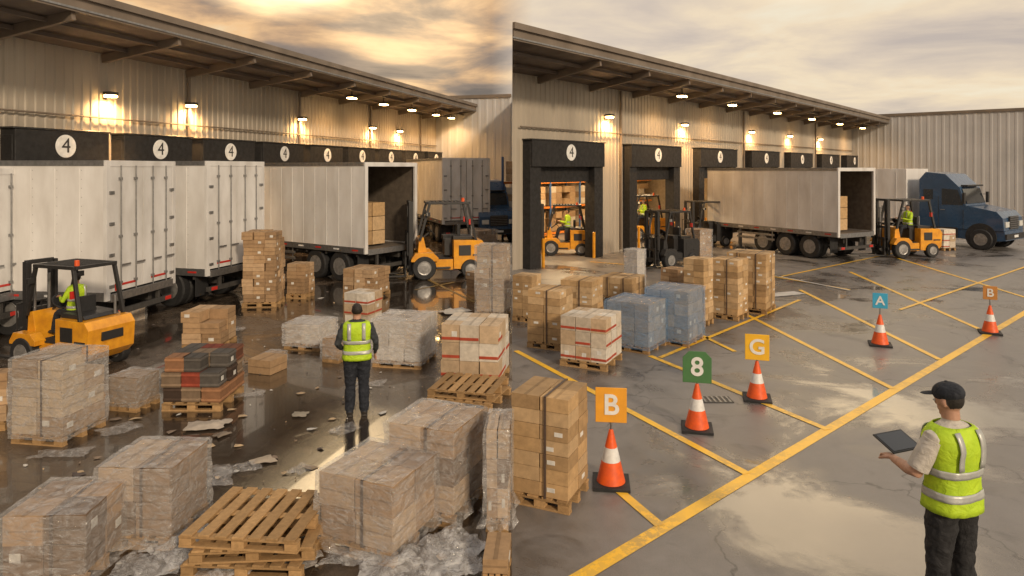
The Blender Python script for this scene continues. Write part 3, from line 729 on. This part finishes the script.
    def fold(z,a): return 1+.045*N.noise(Vector((math.cos(a)*2.2,math.sin(a)*2.2,z*9)))+.03*N.noise(Vector((math.cos(a)*5,math.sin(a)*5,z*14+3)))
    def vring(z,rx,ry,seg=56):
        o=[]
        for k in range(seg):
            a=2*math.pi*k/seg; ca,sa=math.cos(a),math.sin(a); f_=fold(z,a)
            o.append((ln(z)+rx*f_*math.copysign(abs(ca)**.8,ca),ry*f_*math.copysign(abs(sa)**.8,sa),z+dz))
        return o
    def vl(rs,mat):
        seg=56; vs=[p for r in rs for p in vring(*r)]
        v.add(vs,[[i*seg+k,i*seg+(k+1)%seg,(i+1)*seg+(k+1)%seg,(i+1)*seg+k] for i in range(len(rs)-1) for k in range(seg)],mat)
    vl(V,hivis)
    def at(z):
        for a,c in zip(V,V[1:]):
            if a[0]<=z<=c[0]:
                k=(z-a[0])/(c[0]-a[0]); return a[1]+(c[1]-a[1])*k,a[2]+(c[2]-a[2])*k
    for z in(1.00,1.16):
        vl([(z+q,at(z+q)[0]+.007,at(z+q)[1]+.007) for q in(0,.018,.036,.055)],silver)
    for y in(-.1,.1):
        for sx in(-1,1):
            pts=[]
            for z in(1.225,1.26,1.3,1.33,1.36,1.39,1.42,1.455,1.485):
                rx,ry=at(z); k=min(.98,abs(y)/ry); xx=rx*(1-k**(2/.8))**(.8/2); a=math.atan2(y/ry,sx*xx/rx); pts.append((ln(z)+sx*(xx*fold(z,a)+.010),z+dz))
            vs=[];
            for x,z in pts: vs+=[(x,y-.025,z),(x,y+.025,z)]
            v.add(vs,[(2*i,2*i+1,2*i+3,2*i+2) for i in range(len(pts)-1)],silver)
    vo=v.build('hi_vis_vest',parent=root,smooth=70)
    so=vo.modifiers.new('s','SOLIDIFY'); so.thickness=.004
    return root
g=gp(357,415)
worker('yard_worker',(g.x,g.y,0),math.radians(100),(1.08,1.08,.965),arms=[((-.06,-.27,1.16),(.10,-.25,.95),(0,1,0),.35),((-.03,.27,1.15),(.13,.20,1.02),(0,-1,0),.4)],shirt=greyj,pants=navy,headyaw=.25,vox=.011,stance=.09,headpitch=.1)
Yw=5.6
vdir=Vector(((945-512)/F,1,0)).normalized(); ldir=Vector((-vdir.y,vdir.x,0)); fd=vdir*.60+ldir*.8
wk=worker('dock_supervisor',((952-512)/F*Yw,Yw,0),math.atan2(fd.y,fd.x),(1.17,1.17,1.135),arms=[((.10,-.25,1.17),(.34,-.155,1.17),(0,0,1),.55),((.07,.27,1.16),(.335,.16,1.14),(0,0,1),.55)],shirt=khaki,pants=blackf,fore=skin,cap=navy,headyaw=.12,headpitch=.22,vox=.008,stance=.12)
t=MB(); X=Matrix.Translation((.435,0,1.205))@Matrix.Rotation(math.radians(-22),4,'Y')
t.box((0,0,0),(.20,.29,.012),blacksteel,X=X); t.box((0,0,.0075),(.175,.26,.003),glass,X=X)
to=t.build('tablet',parent=wk,bevel=.003)
# ---------------------------------------------------------------- forklift
def forklift(name,u,v,yaw,scale=1,driver=True,body=None):
    body=body or yellow
    g=gp(u,v); root=empty(name,(g.x,g.y,0),yaw,scale); mb=MB()
    mb.prism([(-.30,.28),(-1.0,.24),(-1.2,.42),(-1.24,.92),(-1.12,1.08),(-.30,1.10)],-.55,.55,body)
    mb.box((-1.23,0,.75),(.05,.5,.18),blacksteel); mb.prism([(-.95,1.1),(-.30,1.1),(-.30,1.2),(-.9,1.17)],-.4,.4,blacksteel)
    mb.box((.18,0,.40),(.94,1.0,.30),body); mb.box((.18,0,.57),(.9,.9,.03),black)
    mb.prism([(.42,.58),(.72,.58),(.68,1.15),(.55,1.18)],-.42,.42,body)
    for s in(-1,1):
        mb.box((-1.0,s*.555,.66),(.3,.012,.05),blacksteel); mb.box((-.62,s*.556,.8),(.35,.012,.3),blacksteel)
        mb.prism([(.15,.62),(.30,.76),(.80,.76),(.92,.58),(.92,.52),(.15,.52)],s*.42,s*.66,body)
        wheel(mb,(.55,s*.56,.34),(0,1,0),.34,.24,rim); wheel(mb,(-.78,s*.52,.27),(0,1,0),.27,.2,rim)
        mb.box((.0,s*.55,.32),(.4,.16,.05),blacksteel)
        mb.bar((-.95,s*.5,1.08),(-.72,s*.47,2.14),.07,.07,blacksteel); mb.bar((.66,s*.47,1.1),(.38,s*.47,2.14),.07,.07,blacksteel)
        mb.box((-.17,s*.47,2.16),(1.2,.07,.07),blacksteel)
        mb.box((.42,s*.56,1.85),(.08,.14,.12),blacksteel); mb.box((.465,s*.56,1.85),(.02,.11,.09),headl)
        mb.box((-.76,s*.52,1.62),(.05,.10,.16),redtape)
        mb.box((.90,s*.32,1.15),(.12,.07,2.1),blacksteel); mb.box((.93,s*.23,1.2),(.09,.06,2.0),blacksteel); mb.tube([(.86,s*.16,.3),(.86,s*.16,1.9)],.035,steel,8)
        mb.box((1.05,s*.28,.42),(.05,.12,.72),blacksteel); mb.box((1.55,s*.28,.085),(1.05,.12,.04),blacksteel)
    for i in range(9): mb.box((-.70+i*.13,0,2.17),(.035,.9,.04),blacksteel)
    mb.box((.42,0,2.16),(.07,.94,.07),blacksteel); mb.box((-.76,0,2.16),(.07,.94,.07),blacksteel)
    for z in(.35,1.15,2.18): mb.box((.94,0,z),(.07,.62,.09),blacksteel)
    mb.box((1.0,0,.35),(.04,.95,.08),blacksteel); mb.box((1.0,0,.72),(.04,.95,.08),blacksteel)
    for i in range(6): mb.box((1.0,-.44+i*.176,1.0),(.025,.025,.6),blacksteel)
    mb.box((1.0,0,1.3),(.03,.92,.04),blacksteel)
    mb.box((-.28,0,.88),(.42,.5,.5),blacksteel)
    mb.box((-.26,0,1.15),(.46,.48,.12),black); mb.box((-.50,0,1.34),(.09,.36,.34),black)
    mb.bar((.52,0,1.15),(.30,0,1.32),.04,.04,blacksteel)
    mb.lathe([(.155,-.012),(.18,-.012),(.18,.012),(.155,.012),(.155,-.012)],(.29,0,1.33),(.6,0,-.5),black,18)
    mb.tube([(-.6,.3,2.18),(-.6,.3,2.3)],[.05,.045],orange,10)
    mb.tube([(-.95,-.3,1.1),(-.95,-.3,1.5)],.03,steel,8)
    mb.build('truck_body',parent=root,bevel=.022,seg=2)
    if driver:
        w=worker('driver',(-.20,0,.04),0,.94,seated=True,dz=.28,vox=.02,shirt=hivis,pants=navy,skinm=darkskin,arms=[((.10,-.27,1.44),(.36,-.13,1.51),(0,0,1),.6),((.10,.27,1.44),(.36,.13,1.51),(0,0,1),.6)],
          legs=[((0,s*.095,1.18),(.40,s*.15,1.16),(.52,s*.15,.76)) for s in(-1,1)])
        w.parent=root
    return root
def pi(d): return math.radians(d)
forklift('forklift',441,276,pi(193),1.2,False)
forklift('forklift',70,364,pi(160),.90)
forklift('forklift',563,254,pi(178),1.0)
forklift('forklift',640,240,pi(205),1.08)
forklift('forklift',668,266,pi(215),.98,False,blacksteel)
forklift('forklift',705,246,pi(200),1.0,False,blacksteel)
forklift('forklift',903,256,pi(190),1.12)

# ---------------------------------------------------------------- cones with signs
def cone_sign(ch,u,v,stop,scol,shape='sq',sw=None):
    g=gp(u,v); k=g.y/F
    root=empty('cone_sign',(g.x,g.y,0),-math.atan((u-512)/F)*.8)
    Ht=(v-stop)*k
    mb=MB(); ch_=min(.62,Ht*.55); r=.2*ch_/.62
    mb.box((0,0,.02),(.44,.44,.04),black)
    P=lambda z:(r*.86*(1-z/ch_*.86))
    def band(a,b,m): mb.lathe([(P(a)+.0,a),(P(b),b)],(0,0,.04),(0,0,1),m,28)
    for a,b,m in((0,.40,orange),(.40,.66,conewhite),(.66,1,orange)): band(a*ch_,b*ch_,m)
    mb.tube([(0,0,ch_-.05),(0,0,Ht-.1)],.014,steel,8)
    s=sw*k; sh=s*1.12; zc=Ht-sh/2
    pm=M('sign_face',scol,.45,0,.15,8)
    if shape=='sq': pr=[(-s/2,zc-sh/2),(s/2,zc-sh/2),(s/2,zc+sh/2),(-s/2,zc+sh/2)]
    else: pr=[(-s/2,zc-sh/2),(s/2,zc-sh/2),(s/2,zc+sh*.3),(s*.28,zc+sh/2),(-s*.28,zc+sh/2),(-s/2,zc+sh*.3)]
    mb.prism(pr,-.028,-.016,pm)
    mb.build('cone_and_plate',parent=root,bevel=.004,smooth=35)
    text(ch,sh*.82,signwhite,root,Matrix.Translation((0,-.033,zc-.005))@Matrix.Rotation(math.radians(90),4,'X'),'letter')
cone_sign('B',611,484,387,(.80,.36,.03),sw=31)
cone_sign('8',697,429,351,(.07,.19,.07),'oct',28)
cone_sign('G',757,399,334,(.85,.48,.03),sw=23)
cone_sign('A',880,345,293,(.05,.38,.62),sw=13.5)
cone_sign('B',990,333,286,(.55,.24,.06),sw=12)

# ---------------------------------------------------------------- world, sun, camera
w=bpy.data.worlds.new('World'); sc.world=w; w.use_nodes=True; n=w.node_tree.nodes; l=w.node_tree.links; n.clear()
out=n.new('ShaderNodeOutputWorld'); b1=n.new('ShaderNodeBackground'); b2=n.new('ShaderNodeBackground'); mx=n.new('ShaderNodeMixShader')
sky=n.new('ShaderNodeTexSky'); sky.sky_type='NISHITA'; sky.sun_disc=False; sky.sun_elevation=math.radians(24); sky.sun_rotation=math.radians(150)
l.new(sky.outputs[0],b1.inputs[0]); b1.inputs[1].default_value=.09
tc=n.new('ShaderNodeTexCoord'); sp=n.new('ShaderNodeSeparateXYZ'); l.new(tc.outputs['Generated'],sp.inputs[0])
def mth(op,a,b=None):
    x=n.new('ShaderNodeMath'); x.operation=op
    for i,k in enumerate((a,b)):
        if k is None: continue
        if hasattr(k,'is_output'): l.new(k,x.inputs[i])
        else: x.inputs[i].default_value=k
    return x.outputs[0]
zz=mth('ADD',mth('MAXIMUM',sp.outputs[2],0.0),.11)
cb=n.new('ShaderNodeCombineXYZ'); l.new(mth('DIVIDE',sp.outputs[0],zz),cb.inputs[0]); l.new(mth('DIVIDE',sp.outputs[1],zz),cb.inputs[1])
ns=n.new('ShaderNodeTexNoise'); ns.inputs['Scale'].default_value=1.15; ns.inputs['Detail'].default_value=10; ns.inputs['Roughness'].default_value=.56; ns.inputs['Distortion'].default_value=.35
l.new(cb.outputs[0],ns.inputs[0])
def ramp(v,st):
    r=n.new('ShaderNodeValToRGB'); l.new(v,r.inputs[0]); e=r.color_ramp.elements
    while len(e)<len(st): e.new(.5)
    for x,(p,c) in zip(e,st): x.position=p; x.color=(*c,1)
    return r.outputs[0]
rl=ramp(ns.outputs[0],[(.34,(.17,.115,.08)),(.45,(.32,.215,.14)),(.52,(.62,.37,.18)),(.60,(1.0,.60,.26)),(.72,(1.0,.78,.46))])
rr_=ramp(ns.outputs[0],[(.30,(.60,.50,.43)),(.45,(.80,.65,.50)),(.57,(.97,.78,.54)),(.7,(1.0,.88,.66))])
rt=ramp(ns.outputs[0],[(.35,(.62,.57,.54)),(.65,(1.0,.90,.79))])
def mixw(f,a,b):
    x=n.new('ShaderNodeMix'); x.data_type='RGBA'; l.new(f,x.inputs[0]); l.new(a,x.inputs[6]); l.new(b,x.inputs[7]); return x.outputs[2]
def mrw(v,a,b,c,d,sm=False):
    x=n.new('ShaderNodeMapRange'); l.new(v,x.inputs[0])
    if sm: x.interpolation_type='SMOOTHSTEP'
    for i,k in enumerate((a,b,c,d)): x.inputs[i+1].default_value=k
    return x.outputs[0]
side=mixw(mrw(sp.outputs[0],-.03,.03,0,1),rl,rr_)
col=mixw(mrw(sp.outputs[2],.3,.6,0,1),side,rt)
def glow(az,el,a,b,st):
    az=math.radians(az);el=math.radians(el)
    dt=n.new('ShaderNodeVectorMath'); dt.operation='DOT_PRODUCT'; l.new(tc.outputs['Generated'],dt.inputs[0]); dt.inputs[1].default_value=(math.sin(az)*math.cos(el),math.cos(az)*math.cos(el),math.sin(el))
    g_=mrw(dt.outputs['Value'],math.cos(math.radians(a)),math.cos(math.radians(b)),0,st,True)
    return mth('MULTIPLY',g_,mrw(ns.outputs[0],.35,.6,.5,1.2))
gsum=mth('ADD',mth('ADD',glow(-19,22,11,2,6.0),glow(-9,13,8,1,.5)),glow(24,27,15,3,2.2))  # added sky glow; strongest patch, unseen above the view, makes the wet-ground glint
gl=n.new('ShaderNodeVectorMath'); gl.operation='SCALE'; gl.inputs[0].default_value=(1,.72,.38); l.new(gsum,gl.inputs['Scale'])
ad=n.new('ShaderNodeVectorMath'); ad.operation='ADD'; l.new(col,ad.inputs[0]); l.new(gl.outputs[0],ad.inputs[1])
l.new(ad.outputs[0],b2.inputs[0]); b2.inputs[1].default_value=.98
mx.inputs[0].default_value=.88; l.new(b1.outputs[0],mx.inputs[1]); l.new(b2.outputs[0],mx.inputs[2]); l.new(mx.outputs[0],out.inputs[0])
L=bpy.data.lights.new('sun','SUN'); L.energy=2.4; L.angle=math.radians(6); L.color=(1,.80,.57)
so=bpy.data.objects.new('sun',L); sc.collection.objects.link(so)
az=math.radians(150); el=math.radians(24)
sd=Vector((math.sin(az)*math.cos(el),math.cos(az)*math.cos(el),math.sin(el)))
so.rotation_euler=(-sd).to_track_quat('-Z','Y').to_euler()
cam=bpy.data.cameras.new('camera'); cam.lens=24; cam.sensor_width=36; cam.shift_y=-120/1024; cam.clip_end=3000
co=bpy.data.objects.new('camera',cam); sc.collection.objects.link(co); co.location=(0,0,H); co.rotation_euler=(math.radians(90),0,0); sc.camera=co
sc.view_settings.view_transform='Standard'; sc.view_settings.look='None'; sc.view_settings.exposure=0
